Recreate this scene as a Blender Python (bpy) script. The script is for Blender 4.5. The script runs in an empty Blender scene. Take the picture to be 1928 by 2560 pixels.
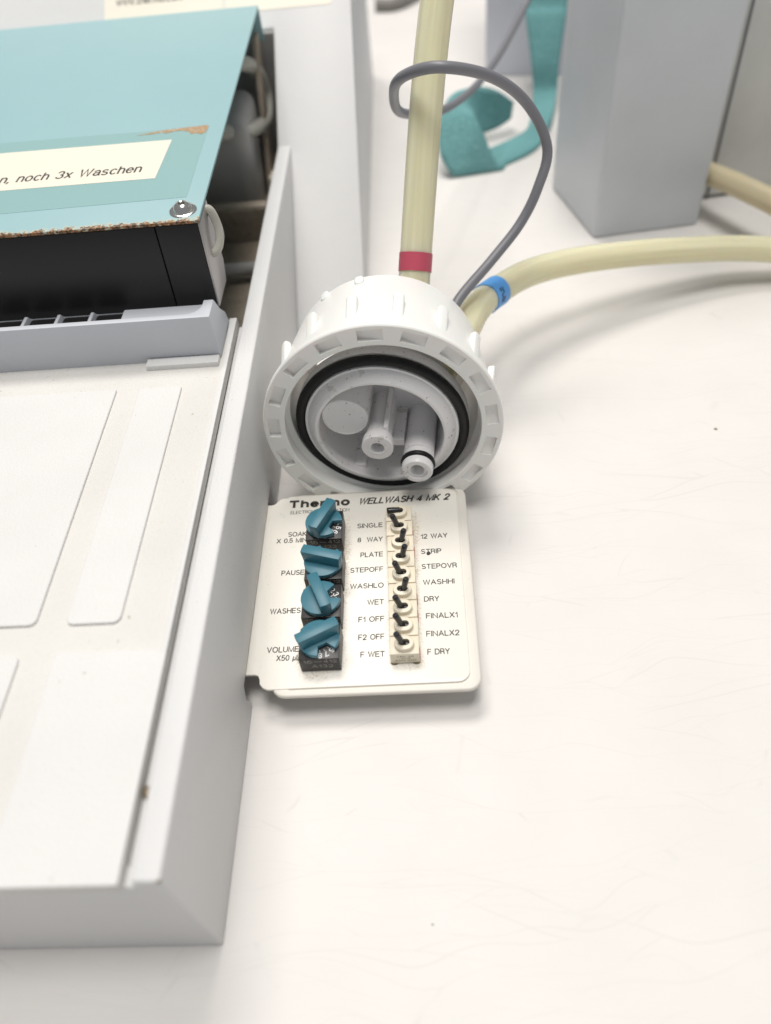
import bpy, bmesh, math, random
from mathutils import Vector, Matrix
random.seed(7)
SC = bpy.context.scene
COL = SC.collection
PI = math.pi
# ------------------------------------------------------------------ camera (units: centimetres)
cam_d = bpy.data.cameras.new('camera'); cam = bpy.data.objects.new('camera', cam_d); COL.objects.link(cam)
right = Vector((0.99663624, 0.00031383, -0.0819519)); down = Vector((-0.0534714, -0.75532033, -0.65317073)); fwd = Vector((-0.06210492, 0.6553557, -0.75276283))
m = Matrix.Identity(4)
for r in range(3):
    m[r][0] = right[r]; m[r][1] = -down[r]; m[r][2] = -fwd[r]
m.translation = (0, 0, 16.5)
cam.matrix_world = m
cam_d.sensor_fit = 'VERTICAL'; cam_d.sensor_height = 24; cam_d.lens = 24*1951.66/2560
cam_d.clip_start = 0.1; cam_d.clip_end = 1000
cam_d.dof.use_dof = True; cam_d.dof.focus_distance = 19.3; cam_d.dof.aperture_fstop = 0.058
SC.camera = cam
# ------------------------------------------------------------------ light
W = bpy.data.worlds.new('World'); SC.world = W; W.use_nodes = True
bg = W.node_tree.nodes['Background']; bg.inputs[0].default_value = (0.93, 0.965, 1.0, 1); bg.inputs[1].default_value = 0.27
def area(name, loc, target, sx, sy, power, col):
    d = bpy.data.lights.new(name, 'AREA'); d.shape = 'RECTANGLE'; d.size = sx; d.size_y = sy; d.energy = power; d.color = col
    o = bpy.data.objects.new(name, d); COL.objects.link(o); o.location = loc
    o.rotation_euler = (Vector(target)-Vector(loc)).to_track_quat('-Z', 'Y').to_euler()
    return o
area('ceiling_light_panel', (-24, 92, 195), (0, 15, 0), 90, 50, 250000, (1.0, 0.955, 0.90))
area('ceiling_light_panel_near', (14, 8, 235), (0, 14, 0), 80, 70, 315000, (1.0, 0.965, 0.92))
SC.view_settings.view_transform = 'Standard'; SC.view_settings.look = 'None'; SC.view_settings.exposure = 0.0; SC.view_settings.gamma = 1.0

# ------------------------------------------------------------------ materials
def nn(nt, t, **k):
    n = nt.nodes.new(t)
    for a, b in k.items(): setattr(n, a, b)
    return n
def setin(n, k, v):
    if k in n.inputs: n.inputs[k].default_value = v
def mat(name, col, rough=0.5, metal=0.0, bump=None, speck=None, var=0.0, spec=0.5, coord='Object', **kw):
    """bump=(scale,strength); speck=(scale,threshold,colour) sparse dirt; var=large soft colour variation"""
    M = bpy.data.materials.new(name); M.use_nodes = True; nt = M.node_tree; b = nt.nodes['Principled BSDF']; L = nt.links
    b.inputs['Roughness'].default_value = rough; b.inputs['Metallic'].default_value = metal
    setin(b, 'Specular IOR Level', spec)
    tc = nn(nt, 'ShaderNodeTexCoord'); src = tc.outputs[coord]
    c = nn(nt, 'ShaderNodeRGB'); c.outputs[0].default_value = (*col, 1); out = c.outputs[0]
    if var:
        n = nn(nt, 'ShaderNodeTexNoise'); n.inputs['Scale'].default_value = 0.45; n.inputs['Detail'].default_value = 6; L.new(src, n.inputs['Vector'])
        mr = nn(nt, 'ShaderNodeMapRange'); mr.inputs[1].default_value = 0.3; mr.inputs[2].default_value = 0.7; mr.inputs[3].default_value = 1-var; mr.inputs[4].default_value = 1.0; L.new(n.outputs[0], mr.inputs[0])
        mx = nn(nt, 'ShaderNodeVectorMath', operation='SCALE'); L.new(out, mx.inputs[0]); L.new(mr.outputs[0], mx.inputs['Scale']); out = mx.outputs[0]
    if speck:
        for (sc, th, sc_col, amt) in speck:
            n = nn(nt, 'ShaderNodeTexNoise'); n.inputs['Scale'].default_value = sc; n.inputs['Detail'].default_value = 3; L.new(src, n.inputs['Vector'])
            mr = nn(nt, 'ShaderNodeMapRange'); mr.inputs[1].default_value = th; mr.inputs[2].default_value = th+0.04; mr.inputs[3].default_value = 0; mr.inputs[4].default_value = amt; L.new(n.outputs[0], mr.inputs[0])
            mx = nn(nt, 'ShaderNodeMix', data_type='RGBA'); L.new(mr.outputs[0], mx.inputs[0]); L.new(out, mx.inputs[6]); mx.inputs[7].default_value = (*sc_col, 1); out = mx.outputs[2]
    L.new(out, b.inputs['Base Color'])
    if bump:
        n = nn(nt, 'ShaderNodeTexNoise'); n.inputs['Scale'].default_value = bump[0]; n.inputs['Detail'].default_value = 2; L.new(src, n.inputs['Vector'])
        bp = nn(nt, 'ShaderNodeBump'); bp.inputs['Strength'].default_value = bump[1]; bp.inputs['Distance'].default_value = bump[2] if len(bump) > 2 else 0.02; L.new(n.outputs[0], bp.inputs['Height']); L.new(bp.outputs[0], b.inputs['Normal'])
    for k, v in kw.items(): setin(b, k.replace('_', ' '), v)
    return M
DIRT = (0.22, 0.17, 0.09)
m_case = mat('moulded_grey_plastic', (0.705, 0.705, 0.705), 0.5, bump=(17, 0.7, 0.018), var=0.03, speck=[(9, 0.74, (0.3, 0.28, 0.25), 0.7)], spec=0.4)
m_tray = mat('tray_plastic', (0.745, 0.74, 0.73), 0.55, bump=(17, 0.8, 0.02), var=0.05, speck=[(7, 0.745, (0.25, 0.22, 0.18), 0.8), (38, 0.70, (0.55, 0.5, 0.38), 0.4)], spec=0.35)
m_grime = mat('tray_plastic_yellowed', (0.725, 0.71, 0.68), 0.6, bump=(17, 0.9, 0.02), var=0.06, speck=[(7, 0.73, DIRT, 0.7), (45, 0.66, (0.55, 0.47, 0.28), 0.5), (14, 0.68, (0.6, 0.53, 0.36), 0.35)], spec=0.3)
m_ledge = mat('ledge_plastic', (0.56, 0.585, 0.63), 0.5, bump=(22, 0.3, 0.01), var=0.04)
m_black = mat('anodised_black_and_well_shade', (0.014, 0.013, 0.014), 0.42, bump=(90, 0.15, 0.004), speck=[(16, 0.75, (0.2, 0.2, 0.2), 0.6)], spec=0.4)
m_blackpl = mat('black_plastic', (0.018, 0.017, 0.018), 0.4, bump=(60, 0.2, 0.006), speck=[(30, 0.70, (0.12, 0.11, 0.11), 0.6)])
m_alu = mat('bare_aluminium', (0.42, 0.40, 0.40), 0.38, 0.8, bump=(60, 0.2, 0.004))
m_steel = mat('steel', (0.72, 0.70, 0.67), 0.18, 1.0)
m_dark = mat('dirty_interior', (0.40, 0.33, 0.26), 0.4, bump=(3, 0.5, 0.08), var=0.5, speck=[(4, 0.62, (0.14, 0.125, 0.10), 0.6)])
m_intg = mat('interior_grey', (0.42, 0.41, 0.40), 0.5, var=0.3)
m_white = mat('white_polypropylene', (0.86, 0.86, 0.835), 0.34, bump=(5, 0.12, 0.02), speck=[(12, 0.735, (0.45, 0.38, 0.25), 0.7)], Subsurface_Weight=0.12, Subsurface_Scale=0.3)
m_insert = mat('insert_plastic', (0.85, 0.84, 0.845), 0.36, bump=(8, 0.12, 0.01), var=0.05, speck=[(9, 0.67, (0.25, 0.22, 0.18), 0.7), (3.2, 0.66, (0.5, 0.47, 0.42), 0.5)])
m_rubber = mat('black_rubber', (0.010, 0.010, 0.011), 0.45, spec=0.3, bump=(20, 0.2, 0.01))
m_bench = None
m_plate = mat('cream_plate', (0.83, 0.80, 0.735), 0.38, bump=(30, 0.08, 0.004), speck=[(16, 0.70, (0.5, 0.42, 0.25), 0.5), (34, 0.705, (0.2, 0.17, 0.12), 0.6), (3.1, 0.72, (0.35, 0.62, 0.5), 0.35)])
def add_grime(M, cols):
    nt = M.node_tree; L = nt.links; b = nt.nodes['Principled BSDF']; base = b.inputs['Base Color'].links[0].from_socket
    tc = nn(nt, 'ShaderNodeTexCoord'); g = nn(nt, 'ShaderNodeSeparateXYZ'); L.new(tc.outputs['Object'], g.inputs[0])
    n = nn(nt, 'ShaderNodeTexNoise'); n.inputs['Scale'].default_value = 17; n.inputs['Detail'].default_value = 5; n.inputs['Roughness'].default_value = 0.7; L.new(tc.outputs['Object'], n.inputs['Vector'])
    big = nn(nt, 'ShaderNodeTexNoise'); big.inputs['Scale'].default_value = 1.6; L.new(tc.outputs['Object'], big.inputs['Vector'])
    for (xc, hw, yc, hy) in cols:
        d = nn(nt, 'ShaderNodeMath', operation='SUBTRACT'); L.new(g.outputs['X'], d.inputs[0]); d.inputs[1].default_value = xc
        a = nn(nt, 'ShaderNodeMath', operation='ABSOLUTE'); L.new(d.outputs[0], a.inputs[0])
        e = nn(nt, 'ShaderNodeMapRange', interpolation_type='SMOOTHSTEP'); e.inputs[1].default_value = hw; e.inputs[2].default_value = hw+0.34; e.inputs[3].default_value = 1; e.inputs[4].default_value = 0; L.new(a.outputs[0], e.inputs[0])
        dy = nn(nt, 'ShaderNodeMath', operation='SUBTRACT'); L.new(g.outputs['Y'], dy.inputs[0]); dy.inputs[1].default_value = yc
        ay = nn(nt, 'ShaderNodeMath', operation='ABSOLUTE'); L.new(dy.outputs[0], ay.inputs[0])
        ey = nn(nt, 'ShaderNodeMapRange', interpolation_type='SMOOTHSTEP'); ey.inputs[1].default_value = hy; ey.inputs[2].default_value = hy+0.4; ey.inputs[3].default_value = 1; ey.inputs[4].default_value = 0; L.new(ay.outputs[0], ey.inputs[0])
        m1 = nn(nt, 'ShaderNodeMath', operation='MULTIPLY'); L.new(e.outputs[0], m1.inputs[0]); L.new(ey.outputs[0], m1.inputs[1])
        m2 = nn(nt, 'ShaderNodeMath', operation='MULTIPLY'); L.new(m1.outputs[0], m2.inputs[0]); L.new(big.outputs[0], m2.inputs[1])
        su = nn(nt, 'ShaderNodeMath', operation='MULTIPLY_ADD'); L.new(m2.outputs[0], su.inputs[0]); su.inputs[1].default_value = 0.42; L.new(n.outputs[0], su.inputs[2])
        f = nn(nt, 'ShaderNodeMapRange'); f.inputs[1].default_value = 0.70; f.inputs[2].default_value = 0.84; f.inputs[4].default_value = 0.5; L.new(su.outputs[0], f.inputs[0])
        mm = nn(nt, 'ShaderNodeMath', operation='MULTIPLY'); L.new(f.outputs[0], mm.inputs[0]); L.new(m1.outputs[0], mm.inputs[1])
        mx = nn(nt, 'ShaderNodeMix', data_type='RGBA'); L.new(mm.outputs[0], mx.inputs[0]); L.new(base, mx.inputs[6]); mx.inputs[7].default_value = (0.42, 0.31, 0.13, 1); base = mx.outputs[2]
    L.new(base, b.inputs['Base Color'])
add_grime(m_plate, [(7.24, 0.48, -8.9, 2.3), (9.16, 0.34, -8.8, 2.2)])
m_flap = mat('cream_carrier', (0.74, 0.71, 0.65), 0.45, var=0.06, speck=[(20, 0.70, (0.45, 0.36, 0.18), 0.6)])
m_teal = mat('teal_knob_plastic', (0.036, 0.165, 0.225), 0.42, bump=(30, 0.12, 0.006), speck=[(26, 0.72, (0.35, 0.5, 0.55), 0.6)])
m_cream = mat('cream_switch_plastic', (0.78, 0.71, 0.57), 0.42, bump=(20, 0.08, 0.004), speck=[(22, 0.72, (0.35, 0.27, 0.14), 0.5)])
m_lever = mat('lever_black', (0.018, 0.018, 0.021), 0.3)
m_red = mat('red_resin', (0.55, 0.05, 0.05), 0.5)
m_ink = mat('black_ink', (0.025, 0.023, 0.02), 0.6, speck=[(30, 0.71, (0.55, 0.5, 0.45), 0.8)])
m_ink2 = mat('thin_black_ink', (0.04, 0.038, 0.033), 0.6, speck=[(26, 0.66, (0.6, 0.56, 0.5), 0.7)])
m_inkg = mat('grey_ink', (0.30, 0.29, 0.28), 0.6)
m_inkw = mat('white_ink', (0.75, 0.75, 0.75), 0.6)
m_solder = mat('brown_residue', (0.16, 0.11, 0.045), 0.35, bump=(15, 0.5, 0.02))
m_label = mat('paper_label', (0.82, 0.77, 0.66), 0.5, speck=[(14, 0.745, (0.4, 0.3, 0.2), 0.5)])
m_tape = mat('clear_tape_on_teal', (0.27, 0.45, 0.45), 0.42, bump=(6, 0.08, 0.01), speck=[(10, 0.75, (0.15, 0.2, 0.2), 0.6)])
m_cable = mat('grey_cable_sheath', (0.19, 0.19, 0.21), 0.42, bump=(10, 0.1, 0.01))
m_cable_far = mat('dark_grey_cable', (0.20, 0.19, 0.175), 0.5)
m_boxg = mat('blue_grey_enamel', (0.65, 0.68, 0.72), 0.45, bump=(16, 0.45, 0.02), var=0.06, speck=[(8, 0.74, (0.2, 0.2, 0.2), 0.5)])
m_boxg2 = mat('grey_enamel_rear', (0.70, 0.71, 0.68), 0.5, var=0.12)
m_violet = mat('violet_grey_enamel', (0.68, 0.70, 0.78), 0.5, var=0.05)
m_redband = mat('red_tape', (0.54, 0.085, 0.135), 0.35, bump=(14, 0.15, 0.01))
m_blueband = mat('blue_tape', (0.10, 0.36, 0.80), 0.4, bump=(14, 0.15, 0.01))
m_fabric = mat('teal_elastic', (0.16, 0.39, 0.40), 0.95, bump=(9, 1.0, 0.08), var=0.22, speck=[(14, 0.56, (0.28, 0.52, 0.52), 0.6)])

def cover_material():
    M = mat('teal_painted_steel', (0.30, 0.485, 0.515), 0.5, bump=(40, 0.08, 0.004), var=0.03, speck=[(9, 0.755, (0.08, 0.1, 0.1), 0.8)])
    nt = M.node_tree; L = nt.links; b = nt.nodes['Principled BSDF']; base = b.inputs['Base Color'].links[0].from_socket
    tc = nn(nt, 'ShaderNodeTexCoord'); g = nn(nt, 'ShaderNodeSeparateXYZ'); L.new(tc.outputs['Object'], g.inputs[0])
    n = nn(nt, 'ShaderNodeTexNoise'); n.inputs['Scale'].default_value = 5.5; n.inputs['Detail'].default_value = 8; n.inputs['Roughness'].default_value = 0.75; L.new(tc.outputs['Object'], n.inputs['Vector'])
    # rust creeping in from the front edge (object y = 0 at front edge)
    a = nn(nt, 'ShaderNodeMath', operation='MULTIPLY_ADD'); L.new(n.outputs[0], a.inputs[0]); a.inputs[1].default_value = 0.95; a.inputs[2].default_value = -0.40
    d = nn(nt, 'ShaderNodeMath', operation='SUBTRACT'); L.new(a.outputs[0], d.inputs[0]); L.new(g.outputs['Y'], d.inputs[1])
    f = nn(nt, 'ShaderNodeMapRange'); f.inputs[1].default_value = -0.02; f.inputs[2].default_value = 0.03; L.new(d.outputs[0], f.inputs[0])
    f1 = nn(nt, 'ShaderNodeMapRange'); f1.inputs[1].default_value = -0.10; f1.inputs[2].default_value = 0.0; f1.inputs[4].default_value = 0.7; L.new(d.outputs[0], f1.inputs[0])
    mx = nn(nt, 'ShaderNodeMix', data_type='RGBA'); L.new(f1.outputs[0], mx.inputs[0]); L.new(base, mx.inputs[6]); mx.inputs[7].default_value = (0.62, 0.56, 0.38, 1)
    n2 = nn(nt, 'ShaderNodeTexNoise'); n2.inputs['Scale'].default_value = 12; L.new(tc.outputs['Object'], n2.inputs['Vector'])
    rr = nn(nt, 'ShaderNodeValToRGB'); rr.color_ramp.elements[0].color = (0.03, 0.018, 0.01, 1); rr.color_ramp.elements[0].position = 0.38; rr.color_ramp.elements[1].color = (0.33, 0.15, 0.05, 1); rr.color_ramp.elements[1].position = 0.62; L.new(n2.outputs[0], rr.inputs[0])
    mx2 = nn(nt, 'ShaderNodeMix', data_type='RGBA'); L.new(f.outputs[0], mx2.inputs[0]); L.new(mx.outputs[2], mx2.inputs[6]); L.new(rr.outputs[0], mx2.inputs[7])
    L.new(mx2.outputs[2], b.inputs['Base Color'])
    return M
m_cover = cover_material()
m_scrape = mat('scraped_rust', (0.40, 0.27, 0.16), 0.8, bump=(20, 0.5, 0.01), speck=[(12, 0.58, (0.55, 0.5, 0.4), 0.8)])
m_under = mat('teal_paint_shaded_side', (0.10, 0.30, 0.35), 0.5)

def bench_material():
    M = mat('bench_laminate', (0.75, 0.728, 0.705), 0.5, var=0.035, speck=[(1.3, 0.80, (0.2, 0.2, 0.18), 0.7)], spec=0.25)
    nt = M.node_tree; L = nt.links; b = nt.nodes['Principled BSDF']; base = b.inputs['Base Color'].links[0].from_socket
    tc = nn(nt, 'ShaderNodeTexCoord'); acc = None
    for i, (ang, sc, st) in enumerate([(0.1, 0.9, 26), (1.2, 0.7, 30), (2.3, 0.8, 22), (1.62, 0.6, 34), (0.7, 1.1, 18)]):
        wn = nn(nt, 'ShaderNodeTexNoise'); wn.inputs['Scale'].default_value = 0.18+0.04*i; wn.inputs['Detail'].default_value = 1; L.new(tc.outputs['Object'], wn.inputs['Vector'])
        wv = nn(nt, 'ShaderNodeVectorMath', operation='MULTIPLY_ADD'); L.new(wn.outputs['Color'], wv.inputs[0]); wv.inputs[1].default_value = (2.2, 2.2, 0); L.new(tc.outputs['Object'], wv.inputs[2])
        mp = nn(nt, 'ShaderNodeMapping'); mp.inputs['Rotation'].default_value = (0, 0, ang); mp.inputs['Scale'].default_value = (sc*0.28, sc*3.0, 1); mp.inputs['Location'].default_value = (i*7.3, i*3.1, 0); L.new(wv.outputs[0], mp.inputs[0])
        v = nn(nt, 'ShaderNodeTexVoronoi', feature='DISTANCE_TO_EDGE'); v.inputs['Scale'].default_value = 0.5; L.new(mp.outputs[0], v.inputs['Vector'])
        r = nn(nt, 'ShaderNodeMapRange'); r.inputs[1].default_value = 0.0; r.inputs[2].default_value = 0.008; r.inputs[3].default_value = 1; r.inputs[4].default_value = 0; L.new(v.outputs['Distance'], r.inputs[0])
        k = nn(nt, 'ShaderNodeTexNoise'); k.inputs['Scale'].default_value = 0.5; L.new(mp.outputs[0], k.inputs['Vector'])
        kr = nn(nt, 'ShaderNodeMapRange'); kr.inputs[1].default_value = 0.46; kr.inputs[2].default_value = 0.66; kr.inputs[4].default_value = 0.2; L.new(k.outputs[0], kr.inputs[0])
        mu = nn(nt, 'ShaderNodeMath', operation='MULTIPLY'); L.new(r.outputs[0], mu.inputs[0]); L.new(kr.outputs[0], mu.inputs[1])
        if acc is None: acc = mu.outputs[0]
        else:
            ad = nn(nt, 'ShaderNodeMath', operation='MAXIMUM'); L.new(acc, ad.inputs[0]); L.new(mu.outputs[0], ad.inputs[1]); acc = ad.outputs[0]
    mx = nn(nt, 'ShaderNodeMix', data_type='RGBA'); L.new(acc, mx.inputs[0]); L.new(base, mx.inputs[6]); mx.inputs[7].default_value = (0.42, 0.40, 0.38, 1)
    L.new(mx.outputs[2], b.inputs['Base Color'])
    bp = nn(nt, 'ShaderNodeBump'); bp.inputs['Strength'].default_value = 0.2; bp.inputs['Distance'].default_value = 0.01; bp.invert = True; L.new(acc, bp.inputs['Height']); L.new(bp.outputs[0], b.inputs['Normal'])
    return M
m_bench = bench_material()

def tube_material(name, col, trans=0.7, rough=0.18, sss=0.0):
    M = bpy.data.materials.new(name); M.use_nodes = True; nt = M.node_tree; L = nt.links; b = nt.nodes['Principled BSDF']
    tc = nn(nt, 'ShaderNodeTexCoord'); mp = nn(nt, 'ShaderNodeMapping'); mp.inputs['Scale'].default_value = (14, 0.12, 1); L.new(tc.outputs['UV'], mp.inputs[0])
    n = nn(nt, 'ShaderNodeTexNoise'); n.inputs['Scale'].default_value = 1; n.inputs['Detail'].default_value = 3; L.new(mp.outputs[0], n.inputs['Vector'])
    rp = nn(nt, 'ShaderNodeValToRGB'); rp.color_ramp.elements[0].position = 0.35; rp.color_ramp.elements[0].color = (col[0]*0.84, col[1]*0.87, col[2]*0.84, 1); rp.color_ramp.elements[1].position = 0.65; rp.color_ramp.elements[1].color = (*col, 1); L.new(n.outputs[0], rp.inputs[0])
    L.new(rp.outputs[0], b.inputs['Base Color'])
    b.inputs['Roughness'].default_value = rough; b.inputs['IOR'].default_value = 1.35; b.inputs['Transmission Weight'].default_value = trans
    b.inputs['Subsurface Weight'].default_value = sss; b.inputs['Subsurface Radius'].default_value = (0.5, 0.4, 0.2); b.inputs['Subsurface Scale'].default_value = 1.0
    return M
m_tube = tube_material('yellowed_silicone', (1.0, 0.93, 0.69), 0.28, 0.09, 0.75)
m_bore = tube_material('tube_bore', (0.995, 0.97, 0.85), 0.5, 0.12, 0.0)
m_tubefar = tube_material('beige_hose', (0.80, 0.70, 0.50), 0.2, 0.3, 0.4)
m_ptfe = tube_material('clear_loop_tube', (0.70, 0.68, 0.62), 0.35, 0.2)

# ------------------------------------------------------------------ helpers
def org(o):
    v = Vector((0, 0, 0))
    while o is not None: v += o.location; o = o.parent
    return v
def link(name, me, mt, parent=None, world=True, mods=None, smooth=None, label=None):
    """mesh given in world coordinates (moved to the parent's origin) """
    o = bpy.data.objects.new(name, me); COL.objects.link(o)
    if parent is not None:
        o.parent = parent
        if world: me.transform(Matrix.Translation(-org(parent)))
    if mt is not None and not me.materials: me.materials.append(mt)
    if smooth is not None:
        for p in me.polygons: p.use_smooth = True
        if smooth < 180:
            try: me.set_sharp_from_angle(angle=math.radians(smooth))
            except Exception: pass
    if label: o['label'] = label
    return o
def bm_me(bm, name='mesh'):
    bmesh.ops.recalc_face_normals(bm, faces=bm.faces)
    me = bpy.data.meshes.new(name); bm.to_mesh(me); bm.free(); return me
def bevel(bm, w, seg=2, ang=40):
    es = [e for e in bm.edges if len(e.link_faces) == 2 and e.calc_face_angle(0) > math.radians(ang)]
    if es: bmesh.ops.bevel(bm, geom=es, offset=w, segments=seg, profile=0.5, affect='EDGES', clamp_overlap=True)
def box_bm(x0, x1, y0, y1, z0, z1, bv=0, seg=2, bm=None):
    b = bmesh.new(); bmesh.ops.create_cube(b, size=1)
    for v in b.verts: v.co = Vector((x0+(v.co.x+.5)*(x1-x0), y0+(v.co.y+.5)*(y1-y0), z0+(v.co.z+.5)*(z1-z0)))
    if bv: bevel(b, bv, seg)
    if bm is None: return b
    merge(bm, b); return bm
def merge(bm, b):
    me = bpy.data.meshes.new('tmp'); b.to_mesh(me); b.free(); bm.from_mesh(me); bpy.data.meshes.remove(me)
def prism_bm(pts, axis, a, b, bv=0, seg=2):
    """polygon pts extruded along axis 0/1/2 from a to b"""
    def P(p, t):
        if axis == 0: return (t, p[0], p[1])
        if axis == 1: return (p[0], t, p[1])
        return (p[0], p[1], t)
    bm = bmesh.new(); A = [bm.verts.new(P(p, a)) for p in pts]; B = [bm.verts.new(P(p, b)) for p in pts]; n = len(pts)
    bm.faces.new(A); bm.faces.new(B[::-1])
    for i in range(n): bm.faces.new((A[i], B[i], B[(i+1) % n], A[(i+1) % n]))
    bmesh.ops.recalc_face_normals(bm, faces=bm.faces)
    if bv: bevel(bm, bv, seg, 30)
    return bm
def rrect(x0, x1, y0, y1, r, n=5, corners=(1, 1, 1, 1)):
    """corners: (x0y0, x1y0, x1y1, x0y1)"""
    out = []
    for (cx, cy, sx, sy, a0, k) in ((x0, y0, 1, 1, PI, 0), (x1, y0, -1, 1, 1.5*PI, 1), (x1, y1, -1, -1, 0, 2), (x0, y1, 1, -1, .5*PI, 3)):
        if not corners[k]: out.append((cx, cy)); continue
        for i in range(n+1):
            a = a0+.5*PI*i/n; out.append((cx+sx*r+r*math.cos(a), cy+sy*r+r*math.sin(a)))
    return out
def lathe_bm(prof, n=64, closed=False, mat4=None):
    """prof (r, w): spun about local Z; w along Z"""
    bm = bmesh.new(); rings = []
    for (r, w) in prof:
        if r < 1e-5: rings.append([bm.verts.new((0, 0, w))])
        else: rings.append([bm.verts.new((r*math.cos(2*PI*i/n), r*math.sin(2*PI*i/n), w)) for i in range(n)])
    prs = list(zip(rings, rings[1:]))
    if closed: prs.append((rings[-1], rings[0]))
    for A, B in prs:
        for i in range(n):
            j = (i+1) % n
            if len(A) == 1 and len(B) == 1: continue
            if len(A) == 1: bm.faces.new((A[0], B[i], B[j]))
            elif len(B) == 1: bm.faces.new((A[i], B[0], A[j]))
            else: bm.faces.new((A[i], B[i], B[j], A[j]))
    bmesh.ops.recalc_face_normals(bm, faces=bm.faces)
    if mat4 is not None: bm.transform(mat4)
    return bm
def catmull(P, per=10):
    P = [Vector(p) for p in P]; Q = [2*P[0]-P[1]]+P+[2*P[-1]-P[-2]]; out = []
    for i in range(1, len(Q)-2):
        for k in range(per):
            t = k/per; a, b, c, d = Q[i-1], Q[i], Q[i+1], Q[i+2]
            out.append(0.5*((2*b)+(c-a)*t+(2*a-5*b+4*c-d)*t*t+(3*b-a-3*c+d)*t**3))
    out.append(Q[-2]); return out
def tube_me(P, r, n=20, per=10, smoothp=True, cap=True, name='tube', ):
    pts = catmull(P, per) if smoothp else [Vector(p) for p in P]
    bm = bmesh.new(); uv = bm.loops.layers.uv.new('UVMap'); up = Vector((0.13, 0.2, 0.97)); rings = []; L = [0]
    for i in range(1, len(pts)): L.append(L[-1]+(pts[i]-pts[i-1]).length)
    for i, p in enumerate(pts):
        t = (pts[min(i+1, len(pts)-1)]-pts[max(i-1, 0)]).normalized()
        up = (up-t*up.dot(t)).normalized(); s = t.cross(up); rr = r(L[i]/L[-1]) if callable(r) else r
        rings.append([bm.verts.new(p+rr*(math.cos(2*PI*k/n)*up+math.sin(2*PI*k/n)*s)) for k in range(n)])
    for i in range(len(rings)-1):
        for k in range(n):
            j = (k+1) % n; f = bm.faces.new((rings[i][k], rings[i][j], rings[i+1][j], rings[i+1][k]))
            for lp, (u, v) in zip(f.loops, ((k, L[i]), (k+1, L[i]), (k+1, L[i+1]), (k, L[i+1]))): lp[uv].uv = (u/n, v)
    if cap: bm.faces.new(rings[0][::-1]); bm.faces.new(rings[-1])
    return bm_me(bm, name)
def boolean(me, cut_bms, op='DIFFERENCE'):
    o = bpy.data.objects.new('tmp_a', me); COL.objects.link(o); tmp = []
    for b in cut_bms:
        cm = bm_me(b); c = bpy.data.objects.new('tmp_c', cm); COL.objects.link(c); tmp.append(c)
        md = o.modifiers.new('b', 'BOOLEAN'); md.operation = op; md.solver = 'EXACT'; md.object = c
    dg = bpy.context.evaluated_depsgraph_get(); dg.update()
    res = bpy.data.meshes.new_from_object(o.evaluated_get(dg), depsgraph=dg)
    for c in tmp: bpy.data.objects.remove(c, do_unlink=True)
    bpy.data.objects.remove(o, do_unlink=True)
    return res
def bev_me(me, w, seg=2, ang=30):
    bm = bmesh.new(); bm.from_mesh(me); bmesh.ops.dissolve_limit(bm, angle_limit=0.01, verts=bm.verts, edges=bm.edges)
    bevel(bm, w, seg, ang); bm.to_mesh(me); bm.free(); return me
def _a(cx, cy, rx, ry, a0, a1, n=9):
    return [(cx+rx*math.cos(math.radians(a0+(a1-a0)*k/n)), cy+ry*math.sin(math.radians(a0+(a1-a0)*k/n))) for k in range(n+1)]
def _o(cx, cy, rx, ry): return _a(cx, cy, rx, ry, 90, 450, 20)
S_ = _a(.33, .745, .30, .255, 35, 180, 7)+_a(.33, .745, .30, .245, 190, 255, 3)+_a(.33, .26, .32, .245, 75, 0, 4)+_a(.33, .26, .32, .26, -5, -150, 8)
s_ = [(x*.74, y*.72) for x, y in S_]
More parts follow.
